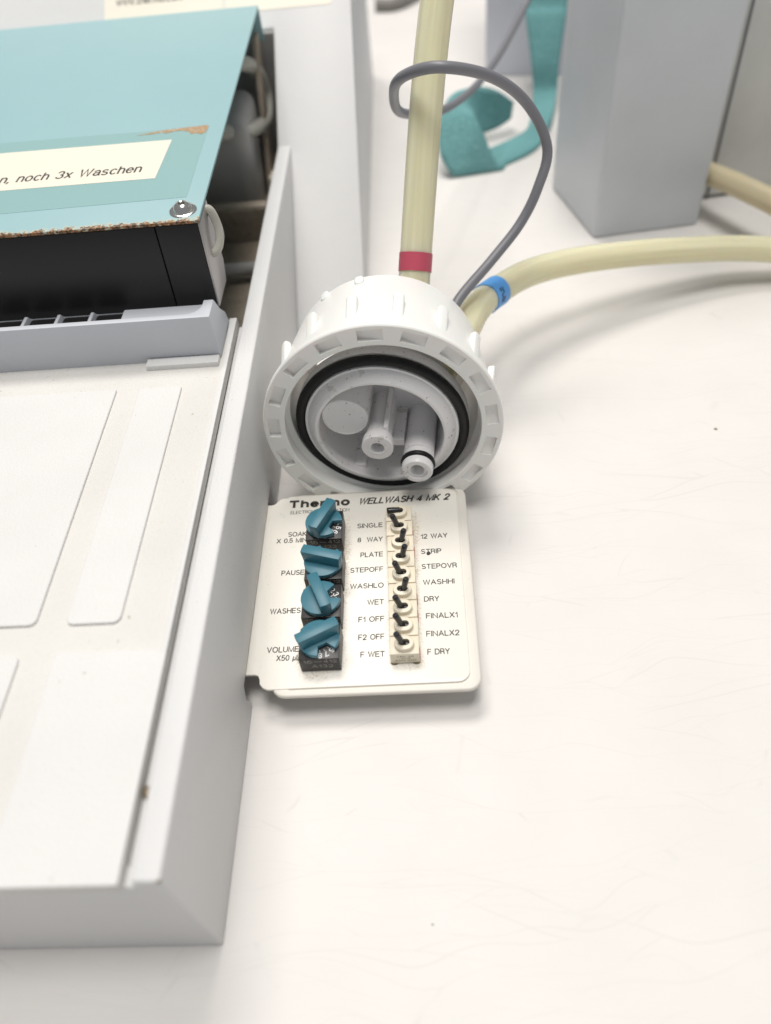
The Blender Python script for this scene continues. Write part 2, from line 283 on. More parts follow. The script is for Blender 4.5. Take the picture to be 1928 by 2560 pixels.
GL = {  # letter: (advance width, strokes); capital height 1
 'A': (.80, [[(0, 0), (.40, 1), (.80, 0)], [(.13, .33), (.67, .33)]]), 'B': (.66, [[(0, 0), (0, 1), (.35, 1)]+_a(.38, .76, .22, .24, 90, -90, 6)+[(0, .52)], _a(.38, .26, .26, .26, 90, -90, 6)+[(0, 0)]]),
 'C': (.78, [_a(.42, .5, .42, .5, 48, 312, 16)]), 'D': (.76, [[(0, 0), (0, 1), (.32, 1)]+_a(.32, .5, .44, .5, 80, -80, 10)+[(.32, 0), (0, 0)]]),
 'E': (.64, [[(.64, 1), (0, 1), (0, 0), (.64, 0)], [(0, .52), (.58, .52)]]), 'F': (.60, [[(.60, 1), (0, 1), (0, 0)], [(0, .50), (.52, .50)]]),
 'G': (.82, [_a(.42, .5, .42, .5, 48, 330, 16)+[(.80, .44), (.46, .44)]]), 'H': (.72, [[(0, 0), (0, 1)], [(.72, 0), (.72, 1)], [(0, .52), (.72, .52)]]), 'I': (0.0, [[(0, 0), (0, 1)]]),
 'K': (.68, [[(0, 0), (0, 1)], [(.64, 1), (0, .36)], [(.22, .58), (.68, 0)]]), 'L': (.56, [[(0, 1), (0, 0), (.56, 0)]]), 'M': (.88, [[(0, 0), (0, 1), (.44, 0), (.88, 1), (.88, 0)]]),
 'N': (.74, [[(0, 0), (0, 1), (.74, 0), (.74, 1)]]), 'O': (.88, [_o(.44, .5, .44, .5)]), 'P': (.62, [[(0, 0), (0, 1), (.34, 1)]+_a(.36, .73, .26, .27, 85, -85, 8)+[(.34, .46), (0, .46)]]),
 'R': (.68, [[(0, 0), (0, 1), (.36, 1)]+_a(.38, .75, .26, .25, 85, -85, 8)+[(.34, .50), (0, .50)], [(.40, .50), (.60, .36), (.64, 0)]]), 'S': (.66, [S_]),
 'T': (.70, [[(0, 1), (.70, 1)], [(.35, 1), (.35, 0)]]), 'U': (.70, [[(0, 1), (0, .33)]+_a(.35, .33, .35, .33, 190, 350, 9)+[(.70, .33), (.70, 1)]]), 'V': (.74, [[(0, 1), (.37, 0), (.74, 1)]]),
 'W': (1.08, [[(0, 1), (.27, 0), (.54, 1), (.81, 0), (1.08, 1)]]), 'X': (.72, [[(0, 0), (.70, 1)], [(.02, 1), (.72, 0)]]), 'Y': (.72, [[(0, 1), (.36, .45), (.72, 1)], [(.36, .45), (.36, 0)]]),
 '0': (.60, [_o(.30, .5, .30, .5)]), '1': (.26, [[(0, .74), (.16, .80), (.26, 1), (.26, 0)]]), '2': (.60, [_a(.30, .70, .29, .30, 170, -25, 9)+[(.02, .02), (.02, 0), (.60, 0)]]),
 '3': (.60, [_a(.29, .745, .26, .255, 160, -80, 9), _a(.29, .265, .30, .265, 80, -160, 10)]), '4': (.64, [[(.46, 0), (.46, 1), (0, .27), (.64, .27)]]), '5': (.60, [[(.54, 1), (.12, 1), (.05, .50)]+_a(.29, .32, .30, .32, 125, -155, 11)]),
 '6': (.60, [_o(.30, .31, .30, .31), [(.005, .34)]+_a(.33, .58, .32, .42, 170, 50, 8)]), '7': (.58, [[(0, 1), (.58, 1), (.18, 0)]]), '8': (.60, [_o(.30, .75, .25, .25), _o(.30, .26, .30, .26)]),
 '9': (.60, [_o(.30, .69, .30, .31), [(.595, .66)]+_a(.27, .42, .32, .42, -10, -130, 8)]), '.': (0.0, [[(0, 0), (0, .05)]]), ',': (.05, [[(.05, .05), (.05, -.02), (0, -.16)]]), '\u2014': (1.1, [[(0, .45), (1.1, .45)]]),
 '/': (.40, [[(0, -.05), (.40, 1.05)]]), '&': (.80, [[(.80, 0), (.22, .62)]+_a(.34, .80, .19, .20, 200, -30, 8)+[(.12, .40)]+_a(.30, .24, .27, .24, 130, 290, 7)+[(.74, .46)]]),
 '\u00b5': (.50, [[(-.06, -.28), (.08, .70)], _a(.25, .2, .19, .2, 180, 350, 6)+[(.50, .70), (.44, 0)]]),
 'a': (.52, [_a(.26, .50, .24, .22, 160, 20, 6)+[(.50, .42), (.50, .06), (.56, 0)], [(.50, .40)]+_a(.22, .20, .22, .20, 80, 290, 9)+[(.50, .18)]]), 'b': (.54, [[(0, 0), (0, 1)], _o(.27, .36, .27, .36)]),
 'c': (.50, [_a(.27, .36, .27, .36, 45, 315, 12)]), 'e': (.54, [[(.02, .38), (.54, .38)]+_a(.27, .36, .27, .36, 5, 318, 14)]), 'h': (.50, [[(0, 0), (0, 1)], [(0, .40)]+_a(.25, .45, .25, .27, 170, 10, 7)+[(.50, 0)]]),
 'i': (0.0, [[(0, 0), (0, .72)], [(0, .92), (0, 1)]]), 'k': (.46, [[(0, 0), (0, 1)], [(.44, .72), (0, .28)], [(.16, .44), (.46, 0)]]), 'm': (.84, [[(0, 0), (0, .72)], [(0, .42)]+_a(.21, .47, .21, .25, 170, 10, 6)+[(.42, 0)], [(.42, .42)]+_a(.63, .47, .21, .25, 170, 10, 6)+[(.84, 0)]]),
 'n': (.50, [[(0, 0), (0, .72)], [(0, .40)]+_a(.25, .45, .25, .27, 170, 10, 7)+[(.50, 0)]]), 'o': (.56, [_o(.28, .36, .28, .36)]), 'r': (.30, [[(0, 0), (0, .72)], [(0, .40)]+_a(.26, .44, .26, .27, 170, 85, 4)]),
 's': (.50, [s_]), 't': (.30, [[(.12, .95), (.12, .12), (.18, 0), (.30, 0)], [(0, .72), (.28, .72)]]), 'u': (.50, [[(0, .72), (0, .28)]+_a(.25, .27, .25, .27, 190, 350, 7)+[(.50, .72)], [(.50, .72), (.50, 0)]]),
 'w': (.76, [[(0, .72), (.19, 0), (.38, .72), (.57, 0), (.76, .72)]]), 'x': (.50, [[(0, 0), (.50, .72)], [(0, .72), (.50, 0)]]), ' ': (.30, [])}
def text_me(s, x0, x1, base, h, off=0.0, shear=0.0, weight=0.13, gap=0.26):
    """flat printed lettering drawn as pen strokes, from x0 to x1, baseline y=base, capital height h"""
    x = 0; st = []
    for ch in s:
        w, gl = GL[ch]
        for g in gl: st.append([(x+a, b) for a, b in g])
        x += w+gap
    tot = x-gap; sx = (x1-x0)/(tot+weight); bm = bmesh.new(); hw = weight*h/2
    for q, g in enumerate(st):
        z = 0.0004*(q % 3)
        P = [Vector((x0+(a+weight/2)*sx+shear*b*h, base+hw+b*(h-2*hw))) for a, b in g]
        P = [p for k, p in enumerate(P) if k == 0 or (p-P[k-1]).length > 1e-6]
        L, Rr = [], []; closed = (P[0]-P[-1]).length < 1e-5
        for k, p in enumerate(P):
            d0 = (p-P[k-1]).normalized() if k else ((P[-1]-P[-2]).normalized() if closed else None); d1 = (P[k+1]-p).normalized() if k < len(P)-1 else ((P[1]-P[0]).normalized() if closed else None)
            d0 = d0 or d1; d1 = d1 or d0
            n0 = Vector((-d0.y, d0.x)); n1 = Vector((-d1.y, d1.x)); n = n0+n1
            n = n.normalized() if n.length > 1e-4 else n0
            k_ = hw/max(0.45, n.dot(n0)); e = Vector((0, 0))
            if not closed and k == 0: e = -d1*hw*0.6
            if not closed and k == len(P)-1: e = d0*hw*0.6
            L.append(bm.verts.new((*(p+n*k_+e), z))); Rr.append(bm.verts.new((*(p-n*k_+e), z)))
        for k in range(len(P)-1): bm.faces.new((Rr[k], Rr[k+1], L[k+1], L[k]))
    for f in bm.faces:
        if f.normal.z < 0: f.normal_flip()
    me = bpy.data.meshes.new('text'); bm.to_mesh(me); bm.free(); return me
def thing(name, label, cat, loc, group=None):
    o = bpy.data.objects.new(name, None); COL.objects.link(o); o.location = loc; o.empty_display_size = 1
    o['label'] = label; o['category'] = cat
    if group: o['group'] = group
    return o
def tag(o, label, cat, group=None):
    o['label'] = label; o['category'] = cat
    if group: o['group'] = group
    return o
def inst(name, me, parent, loc, rot=(0, 0, 0)):
    """shared mesh in local coordinates, placed at a world point under an unrotated parent chain"""
    o = bpy.data.objects.new(name, me); COL.objects.link(o); o.parent = parent; o.location = Vector(loc)-org(parent); o.rotation_euler = rot; return o
def smooth_me(me, ang=40):
    for p in me.polygons: p.use_smooth = True
    me.set_sharp_from_angle(angle=math.radians(ang)); return me

# ------------------------------------------------------------------ the bench
bm = box_bm(-120, 120, -60, 160, -3, 0, 0.2)
o = link('lab_bench', bm_me(bm), m_bench); o['kind'] = 'structure'

# ------------------------------------------------------------------ plate washer
washer = thing('plate_washer', 'large pale grey desktop lab washer with teal metal cover and knobs on a side panel', 'lab machine', (-10, 20, 0))
XW = -4.485; XL = -19
# case: front and side walls with bezel strip
body = bm_me(box_bm(XL, XW, 3.54, 34, 0, 4.12))
notch = prism_bm([(8.6, -1), (8.6, 0.12), (8.45, 0.55), (8.6, 0.9), (14.85, 0.9), (14.85, -1)], 0, -5.5, -4.2)
cuts = [box_bm(XL-1, -4.96, 3.9, 35, 0.3, 6), box_bm(XL-1, -4.96, 3.0, 3.95, 3.83, 6), notch]
case = boolean(body, cuts); bev_me(case, 0.055, 3)
case_o = link('case', case, m_case, washer, smooth=35)
# chipped corner
bm = bmesh.new(); bmesh.ops.create_icosphere(bm, subdivisions=2, radius=0.05)
for v in bm.verts: v.co = Vector((v.co.x*0.9, v.co.y*0.6, v.co.z*0.7))*random.uniform(.8, 1.15)+Vector((-4.515, 3.565, 4.085))
link('chip', bm_me(bm), m_solder, case_o)
# rear housing
sl = lambda y: 4.08+0.708*(y-28.58)
hous = bm_me(prism_bm([(22.82, 0), (46, 0), (46, 12.0), (39.8, 12.0), (sl(39.8) and 39.7, sl(39.7))], 0, XL, -2.05))
hous = boolean(hous, [box_bm(-15.6, -4.963, 20, 32.45, 0.25, 20), box_bm(XL-1, -4.487, 20, 28.56, -1, 20), box_bm(XL-1, -15.5, 20, 28.7, -1, 20)])
bev_me(hous, 0.06, 2)
house_o = link('rear_housing', hous, m_case, washer, smooth=35)
# interior of the recess
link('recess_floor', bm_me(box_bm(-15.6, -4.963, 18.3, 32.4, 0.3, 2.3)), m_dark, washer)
link('recess_wall', bm_me(box_bm(-15.6, -4.98, 32.25, 32.44, 1.6, 6.7)), m_intg, washer)
link('motor_block', bm_me(box_bm(-9.5, -5.75, 27.2, 30.6, 1.6, 5.6, 0.5, 4)), m_intg, washer, smooth=40)
link('support_bar', bm_me(box_bm(-12, -5.15, 25.4, 25.9, 1.6, 3.6, 0.15, 2)), m_dark, washer)
link('support_bar', bm_me(prism_bm([(29.2, 2.2), (31.9, 6.2), (31.9, 6.9), (31.2, 6.9), (28.5, 2.2)], 0, -5.65, -5.45, 0.04)), m_dark, washer)
link('cross_rod', tube_me([(-12, 22.4, 2.9), (-5.0, 23.0, 2.7)], 0.22, smoothp=False), m_intg, washer, smooth=180)
link('foam_scrap', bm_me(box_bm(-5.6, -5.05, 28.7, 29.4, 2.2, 3.0, 0.2, 3)), m_label, washer, smooth=180)
ring = [(-7.2, 29.6, 6.6), (-6.2, 30.0, 6.55), (-5.72, 31.0, 6.0), (-5.58, 31.6, 4.9), (-5.6, 30.7, 4.3), (-5.75, 29.0, 4.7), (-6.2, 27.6, 5.2), (-7.4, 26.6, 5.6)]
link('looped_tube', tube_me(ring, 0.27, n=18), m_ptfe, washer, smooth=180)
link('looped_tube', tube_me([(-5.5, 18.75, 7.0), (-5.28, 18.8, 6.95), (-5.17, 18.75, 6.6), (-5.14, 18.6, 6.3), (-5.25, 18.4, 6.05), (-5.5, 18.3, 6.0)], 0.11, n=14), m_ptfe, washer, smooth=180)
# tray
trayb = prism_bm(rrect(XL, -5.14, 3.5, 18.2, 0.08, corners=(0, 1, 0, 0)), 2, 3.84, 4.05, 0.02)
tray = link('tray', bm_me(trayb), m_grime, washer, smooth=30)
link('rim', bm_me(prism_bm([(-5.27, 7.6), (-5.14, 7.6), (-5.14, 18.18), (-5.35, 18.18), (-5.27, 16.6)], 2, 4.03, 4.12, 0.02)), m_tray, tray, smooth=30)
def pad(pts): link('raised_pad', bm_me(prism_bm(pts, 2, 4.04, 4.115, 0.03, 3)), m_tray, tray)
pad(rrect(-7.31, -6.21, 8.32, 15.38, 0.16, corners=(1, 1, 0, 0)))
pad(rrect(XL+.2, -7.91, 8.34, 15.42, 0.16, corners=(0, 1, 0, 0)))
pad(rrect(XL+.2, -8.0, 3.52, 7.68, 0.16, corners=(0, 0, 1, 0)))
pad(rrect(-7.32, -5.142, 3.505, 7.69, 0.06, corners=(0, 1, 0, 1)))
link('step_block', bm_me(box_bm(-7.29, -5.37, 16.16, 16.48, 4.0, 4.2, 0.03)), m_tray, tray, smooth=30)
link('gap_floor', bm_me(box_bm(-5.15, -4.955, 3.6, 18.2, 3.2, 3.78)), m_case, washer)
# little clip in the gap beside the bezel
link('clip', bm_me(box_bm(-5.12, -4.98, 4.95, 5.15, 3.6, 3.9, 0.03)), m_solder, washer)
# ledge with reagent wells
led = bm_me(prism_bm([(16.5, 4.0), (16.5, 5.35), (17.25, 5.35), (17.60, 4.84), (17.95, 4.5), (18.15, 4.0)], 0, XL, -5.35))
cells = [prism_bm(rrect(XL, -5.62, 16.68, 19, 0.4, corners=(0, 1, 0, 0)), 2, 5.12, 6)]
led = boolean(led, cells)
c2 = []
for i in range(6):
    x1 = -7.82-0.9*i; c2.append(prism_bm(rrect(x1-0.8, x1, 16.72, 17.50, 0.06), 2, 4.3, 5.4))
led = boolean(led, c2); bev_me(led, 0.03, 2)
link('well_ledge', led, m_ledge, washer, smooth=35)
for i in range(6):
    x1 = -7.82-0.9*i; link('well_shade', bm_me(prism_bm(rrect(x1-0.79, x1-.01, 16.73, 17.49, 0.06), 2, 4.31, 4.95)), m_black, washer)  # black filler blocks stand in for the deep shade inside the cells
# black manifold bar
def tilt(pts): return pts
fr = [(17.64, 4.87), (17.88, 7.09), (19.0, 7.13), (19.12, 5.35), (18.85, 4.87)]
link('black_bar', bm_me(prism_bm(fr, 0, XL, -6.505, 0.02)), m_black, washer, smooth=30)
link('black_end_block', bm_me(prism_bm([(a+0.004, b) for a, b in fr], 0, -6.48, -5.405, 0.025)), m_black, washer, smooth=30)
link('end_plate', bm_me(prism_bm([(a, b+.002) for a, b in fr], 0, -5.402, -5.345, 0.015)), m_alu, washer, smooth=30)
# teal cover: built with its own origin on the front edge, pitched a little
cv_tilt = math.atan2(0.43, 14.3)
prof = [(0, 0), (14.3, 0), (14.42, -1.4), (14.46, -1.62), (14.54, -1.62), (14.51, -1.4), (14.38, 0.085), (0, 0.085)]
cover_me = bm_me(prism_bm(prof, 0, -13.6, 0, 0.02))
cover = bpy.data.objects.new('metal_cover', cover_me); COL.objects.link(cover); cover.parent = washer
cover_me.materials.append(m_cover); cover.location = Vector((-5.345, 17.83, 7.12))-washer.location; cover.rotation_euler = (cv_tilt, 0, 0)
smooth_me(cover_me, 30)
def cov(name, me, mt, smooth=None):
    o = bpy.data.objects.new(name, me); COL.objects.link(o); o.parent = cover
    if not me.materials: me.materials.append(mt)
    if smooth: smooth_me(me, smooth)
    return o
def cc(x, y): return (x+5.345, (y-17.83)/math.cos(cv_tilt))
def flat(pts, z, th=0.006): return bm_me(prism_bm([cc(*p) for p in pts], 2, z, z+th))
cov('clear_tape', flat([(-18.5, 18.70), (-5.82, 18.98), (-5.81, 22.85), (-18.5, 22.95)], 0.085), m_tape)
cov('paper_label', flat([(-18.5, 20.07), (-6.84, 20.07), (-6.76, 22.2), (-18.5, 22.30)], 0.0915), m_label)
cov('lettering', text_me('Inkubieren, noch 3x Waschen', -12.92+5.345, -7.32+5.345, 20.46-17.83, 0.42, weight=0.125, shear=0.06), m_ink2).location.z = 0.099
# scraped rust streak
rs = [(-7.85, 22.62), (-7.5, 22.74), (-7.0, 22.84), (-6.5, 22.88), (-5.86, 22.93), (-5.80, 22.85), (-5.84, 22.5), (-5.95, 22.38), (-6.1, 22.48), (-6.25, 22.44), (-6.35, 22.62), (-6.6, 22.72), (-6.8, 22.70), (-7.05, 22.60), (-7.0, 22.70), (-7.3, 22.66)]
cov('rust_streak', flat(rs, 0.0925, 0.004), m_scrape)
# dome screw with flange and hex socket
scr = lathe_bm([(0, 0.10), (0.075, 0.10), (0.075, 0.20), (0.10, 0.215), (0.16, 0.19), (0.215, 0.13), (0.24, 0.055), (0.245, 0.04), (0.325, 0.035), (0.345, 0.015), (0.345, 0)], 48)
s = cov('screw', bm_me(scr), m_steel, 50); s.location = (-0.455, 0.50, 0.086); s.rotation_euler = (0.05, 0.04, 0)
# labels on the rear housing slope
slope_r = math.atan(0.708)
def slope_obj(name, me, mt, lift):
    o = bpy.data.objects.new(name, me); COL.objects.link(o); o.parent = house_o
    me.materials.append(mt); o.rotation_euler = (slope_r, 0, 0)
    o.location = Vector((0, 33.0, sl(33.0)))-org(house_o)+Vector((0, -math.sin(slope_r), math.cos(slope_r)))*lift
    return o
slope_obj('sticker', bm_me(prism_bm(rrect(-11.35, -6.82, 0.0, 4, 0.1), 2, 0, 0.01)), m_label, 0.002)
slope_obj('sticker', bm_me(prism_bm(rrect(-6.76, -2.72, 0.03, 4, 0.18), 2, 0, 0.01)), m_label, 0.002)
slope_obj('lettering', text_me('www.thermo.com', -10.89, -8.35, 0.74, 0.34), m_ink2, 0.016)

# ------------------------------------------------------------------ control panel (measured at plate height .68, then lifted)
PS = 0.98736
def T(x, y, z): return Vector((x*PS, y*PS, 16.5-PS*(16.5-z)))
PM = Matrix.Translation((0, 0, 16.5*(1-PS))) @ Matrix.Diagonal((PS, PS, PS, 1))
pl = [(-4.62, 9.0), (-4.34, 9.0), (-4.26, 8.97), (-4.22, 8.88), (-4.2, 8.75), (-4.12, 8.65), (-4.0, 8.6)]
pl += rrect(-4.0, 0.62, 8.62, 14.52, 0.28)[6:18]+[(-3.98, 14.52), (-4.0, 14.47), (-4.18, 14.46), (-4.28, 14.38), (-4.36, 14.27), (-4.46, 14.24), (-4.62, 14.24)]
bm = prism_bm(pl, 2, 0.60, 0.68, 0.015); bm.transform(PM)
panel = link('control_panel', bm_me(bm), m_plate, washer, smooth=30)
bm = prism_bm(rrect(-3.92, 0.87, 8.42, 14.60, 0.32), 2, 0.52, 0.655, 0.05, 3); bm.transform(PM)
bm2 = prism_bm(rrect(-3.7, 0.68, 8.56, 14.57, 0.3), 2, 0.63, 0.70); bm2.transform(PM)
car = boolean(bm_me(bm), [bm2])
link('panel_carrier', car, m_flap, washer, smooth=35)
LET = []
def ptext(s, x0, x1, y, h, mt=None, **k):
    me = text_me(s, x0, x1, y, h, **k); me.transform(Matrix.Translation((0, 0, 0.683))); me.transform(PM)
    return link('lettering', me, mt or m_ink2, panel)
ptext('Thermo', -3.97, -2.28, 14.08, 0.29, weight=0.255, gap=0.34, mt=m_ink)
ptext('ELECTRON CORPORATION', -3.9, -2.29, 13.87, 0.115, weight=0.12)
ptext('WELLWASH 4 MK 2', -2.05, 0.41, 14.09, 0.235, weight=0.185, shear=0.26, mt=m_ink)
for s, x0, x1, y in [('SINGLE', -2.06, -1.37, 13.25), ('8  WAY', -2.04, -1.37, 12.77), ('PLATE', -1.95, -1.36, 12.27), ('STEPOFF', -2.2, -1.35, 11.79), ('WASHLO', -2.19, -1.34, 11.29),
                     ('WET', -1.75, -1.33, 10.79), ('F1 OFF', -1.96, -1.32, 10.3), ('F2 OFF', -1.95, -1.32, 9.8), ('F WET', -1.89, -1.31, 9.33),
                     ('12 WAY', -0.38, 0.32, 12.78), ('STRIP', -0.39, 0.14, 12.28), ('STEPOVR', -0.39, 0.51, 11.8), ('WASHHI', -0.37, 0.42, 11.31), ('DRY', -0.36, 0.02, 10.81),
                     ('FINALX1', -0.33, 0.44, 10.32), ('FINALX2', -0.34, 0.45, 9.82), ('F DRY', -0.33, 0.2, 9.33)]:
    ptext(s, x0, x1-0.01, y, 0.158, weight=0.15)
for s, x0, x1, y in [('SOAK', -3.9, -3.40, 13.08), ('X 0.5 MIN', -4.19, -3.38, 12.87), ('PAUSE', -3.97, -3.37, 11.81), ('WASHES', -4.15, -3.38, 10.65), ('VOLUME', -4.12, -3.34, 9.56), ('X50 \u00b5L', -3.87, -3.30, 9.33)]:
    ptext(s, x0, x1-0.01, y, 0.158, weight=0.15)
# ink blot beside STRIP
bm = bmesh.new(); bmesh.ops.create_circle(bm, cap_ends=True, segments=12, radius=0.05)
for v in bm.verts: v.co = Vector((v.co.x*1.1-0.2, v.co.y*random.uniform(.8, 1.4)+12.29, 0.6865))
bm.transform(PM); link('ink_blot', bm_me(bm), m_ink, panel)
# rotary switches --------------------------------------------------
def rot_body():
    w, d, h = 0.465, 0.465, 0.56
    bm = prism_bm([(-w, -d), (w, -d), (w, d), (-w+0.12, d), (-w, d-0.12)], 2, 0.03, h, 0.012)
    for i in range(4): box_bm(-0.43+i*0.235, -0.28+i*0.235, -0.44, -0.36, -0.0, 0.05, bm=bm)
    return smooth_me(bm_me(bm), 30)
RB = rot_body(); RB.materials.append(m_blackpl)
def knob_me():
    bm = bmesh.new(); pts = []
    n = 44; a0 = math.radians(-90-27); a1 = math.radians(-90+27)   # notch faces local -Y
    pts = [(0.20*math.cos(-PI/2)+0.0, -0.20)]
    arc = []
    for i in range(n+1):
        a = a1+(2*PI-(a1-a0))*i/n; arc.append((0.475*math.cos(a), 0.475*math.sin(a)))
    pts = arc+[(-0.10, -0.20), (0.10, -0.20)]
    b = prism_bm(pts, 2, 0.0, 0.12, 0.01); merge(bm, b)
    # handle bar, ends rounded to the disc
    hb = [(-0.50, -0.13), (0.50, -0.13), (0.515, 0.0), (0.50, 0.13), (-0.50, 0.13), (-0.515, 0)]
    b = prism_bm(hb, 2, 0.10, 0.46, 0.016)
    for v in b.verts:
        if v.co.z < 0.2: v.co.x *= 0.93
    merge(bm, b)
    return smooth_me(bm_me(bm), 30)
KN = knob_me(); KN.materials.append(m_teal)
def dial_me():
    out = bmesh.new()
    for d in range(16):
        a = math.radians(95-22.5*d); me = text_me('0123456789ABCDEF'[d], -0.05, 0.05, -0.07, 0.14, weight=0.16)
        me.transform(Matrix.Translation((0.385*math.cos(a), 0.385*math.sin(a), 0)) @ Matrix.Rotation(a-PI/2, 4, 'Z'))
        out.from_mesh(me); bpy.data.meshes.remove(me)
        b = bmesh.new(); bmesh.ops.create_cube(b, size=1); b.transform(Matrix.Rotation(a, 4, 'Z') @ Matrix.Translation((0.275, 0, 0)) @ Matrix.Diagonal((0.05, 0.014, 0.001, 1))); merge(out, b)
    me = bpy.data.meshes.new('dial'); out.to_mesh(me); out.free(); me.materials.append(m_inkw); return me
DI = dial_me()
def side_text(rows):
    out = bmesh.new()
    for s, x0, x1, z, h in rows:
        me = text_me(s, x0, x1, z, h, weight=0.14); me.transform(Matrix.Rotation(PI/2, 4, 'X')); out.from_mesh(me); bpy.data.meshes.remove(me)
    me = bpy.data.meshes.new('side_text'); out.to_mesh(me); out.free(); return me
RT = side_text([('16', -0.37, -0.16, 0.375, 0.13), ('\u2014', -0.12, 0.06, 0.375, 0.13), ('412', 0.10, 0.41, 0.385, 0.13), ('A132', -0.20, 0.30, 0.18, 0.13)]); RT.materials.append(m_inkg)
for (x, y, ang, lab) in [(-2.84, 12.95, 64, 'rotary switch beside SOAK, knob turned steeply up to the right'), (-2.79, 11.69, -17, 'rotary switch beside PAUSE, knob sloping down to the right'),
                         (-2.79, 10.59, -68, 'rotary switch beside WASHES, knob turned steeply up to the left'), (-2.775, 9.48, 27, 'rotary switch beside VOLUME, frontmost of the four knobs')]:
    r = inst('rotary_switch', RB, washer, T(x, y, 0.68)); r.scale = (PS,)*3; r['label'] = lab
    flip = {64: 0, -17: PI, -68: PI, 27: 0}[ang]
    for nme, me, z, rz in (('knob', KN, 0.60, math.radians(ang)+flip), ('dial_digits', DI, 0.562, 0)):
        k = bpy.data.objects.new(nme, me); COL.objects.link(k); k.parent = r; k.location = (0, 0, z); k.rotation_euler = (0, 0, rz)
    k = bpy.data.objects.new('lettering', RT); COL.objects.link(k); k.parent = r; k.location = (0, -0.4665, 0)
# toggle switches --------------------------------------------------
def stadium(rx, ry, n=10):
    out = []; h = rx-ry
    for i in range(n+1):
        a = -PI/2+PI*i/n; out.append((h+ry*math.cos(a), ry*math.sin(a)))
    for i in range(n+1):
        a = PI/2+PI*i/n; out.append((-h+ry*math.cos(a), ry*math.sin(a)))
    return out
TB = smooth_me(bm_me(box_bm(-0.335, 0.335, -0.236, 0.236, 0.0, 0.40, 0.018)), 30); TB.materials.append(m_cream)
col = bm_me(prism_bm(stadium(0.225, 0.195), 2, 0.38, 0.53, 0.03, 3)); col = boolean(col, [prism_bm(stadium(0.13, 0.085), 2, 0.40, 0.7)])
TC = smooth_me(col, 30); TC.materials.clear(); TC.materials.append(m_cream)
TH = bm_me(prism_bm(stadium(0.129, 0.084), 2, 0.405, 0.44)); TH.materials.append(m_lever)
TL = smooth_me(bm_me(lathe_bm([(0, 0), (0.066, 0), (0.068, 0.10), (0.075, 0.45), (0.071, 0.50), (0.052, 0.525), (0, 0.53)], 20)), 40); TL.materials.append(m_lever)
TR = bm_me(box_bm(0.336, 0.347, -0.17, 0.0, 0.0, 0.26, 0.005)); TR.materials.append(m_red)
FT = side_text([('C&K  CR', -0.18, 0.2, 0.265, 0.05), ('GT12', -0.08, 0.12, 0.185, 0.05), ('0.4VA 0437', -0.22, 0.25, 0.10, 0.055)]); FT.materials.append(m_ink2)
xs = [-0.93, -0.915, -0.895, -0.885, -0.875, -0.86, -0.855, -0.845, -0.838]; tilts = [-78, -15, 12, 13, -14, 12, -16, -17, -16]
near = ['the top row above SINGLE', 'SINGLE', '8 WAY', 'PLATE', 'STEPOFF', 'WASHLO', 'WET', 'F1 OFF', 'F WET']
for i in range(9):
    y = 13.335-(13.335-9.365)*i/8; x = xs[i]
    b = inst('toggle_switch', TB, washer, T(x, y, 0.70)); b.scale = (PS,)*3
    b['label'] = 'cream toggle by %s, lever %s' % (near[i], 'broken flat to the left' if i == 0 else ('leaning left' if tilts[i] < 0 else 'leaning right'))
    for nme, me, loc, rot in [q for q in (('collar', TC, (0, 0, 0), (0, 0, 0)), ('slot', TH, (0, 0, 0), (0, 0, 0)), ('lever', TL, (0.0, 0, 0.40), (0, math.radians(tilts[i]), 0)), ('red_seal', TR, (0, random.uniform(-.03, .05), 0), (0, 0, 0))) if not (q[0] == 'red_seal' and i in (0, 3, 4, 7))]:
        k = bpy.data.objects.new(nme, me); COL.objects.link(k); k.parent = b; k.location = loc; k.rotation_euler = rot
        if nme == 'lever':
            s = math.sin(math.radians(tilts[i])); k.location = (s*0.06, 0, 0.41)
            if i == 0: k.location = (0.03, 0.0, 0.535); k.rotation_euler = (0, math.radians(-84), 0.12); k.scale = (1.15, 1.15, 0.62)
    if i == 8:
        k = bpy.data.objects.new('lettering', FT); COL.objects.link(k); k.parent = b; k.location = (0, -0.2375, 0)
        for sx in (-1, 1):
            bm = bmesh.new(); bmesh.ops.create_icosphere(bm, subdivisions=2, radius=0.09)
            bm.transform(Matrix.Translation((sx*0.25, -0.2, -0.0)) @ Matrix.Diagonal((1.1, 0.8, 0.35, 1)))
            me = bm_me(bm); me.materials.append(m_solder); k = bpy.data.objects.new('solder_stub', me); COL.objects.link(k); k.parent = b

# ------------------------------------------------------------------ bottle cap lying on its side
capt = thing('bottle_cap', 'wide white ribbed screw cap lying on its side, open end facing the camera', 'bottle cap', (-1.17, 16.3, 0))
def frame(c, out, up=Vector((0, 0, 1))):
    """local X right, Y up, Z = out (towards the viewer)"""
    w = Vector(out).normalized(); u = up.cross(w).normalized(); v = w.cross(u); M = Matrix.Identity(4)
    for r in range(3): M[r][0] = u[r]; M[r][1] = v[r]; M[r][2] = w[r]; M[r][3] = c[r]
    return M
CM = frame(Vector((-1.18, 14.5, 3.03)), (-0.03, -1, 0.062))
R = 3.03
prof = [(2.50, -0.30), (2.48, -0.02), (2.50, 0.0), (R-.03, 0.0), (R, -0.03), (R, -0.13), (R-.03, -0.16), (2.93, -0.2), (2.55, -3.05), (2.49, -3.22), (2.36, -3.3), (2.05, -3.3), (2.02, -3.2), (2.3, -3.1), (2.42, -0.6), (2.56, -0.5)]
shell = bm_me(lathe_bm(prof, 128, closed=True))
cut = bmesh.new()
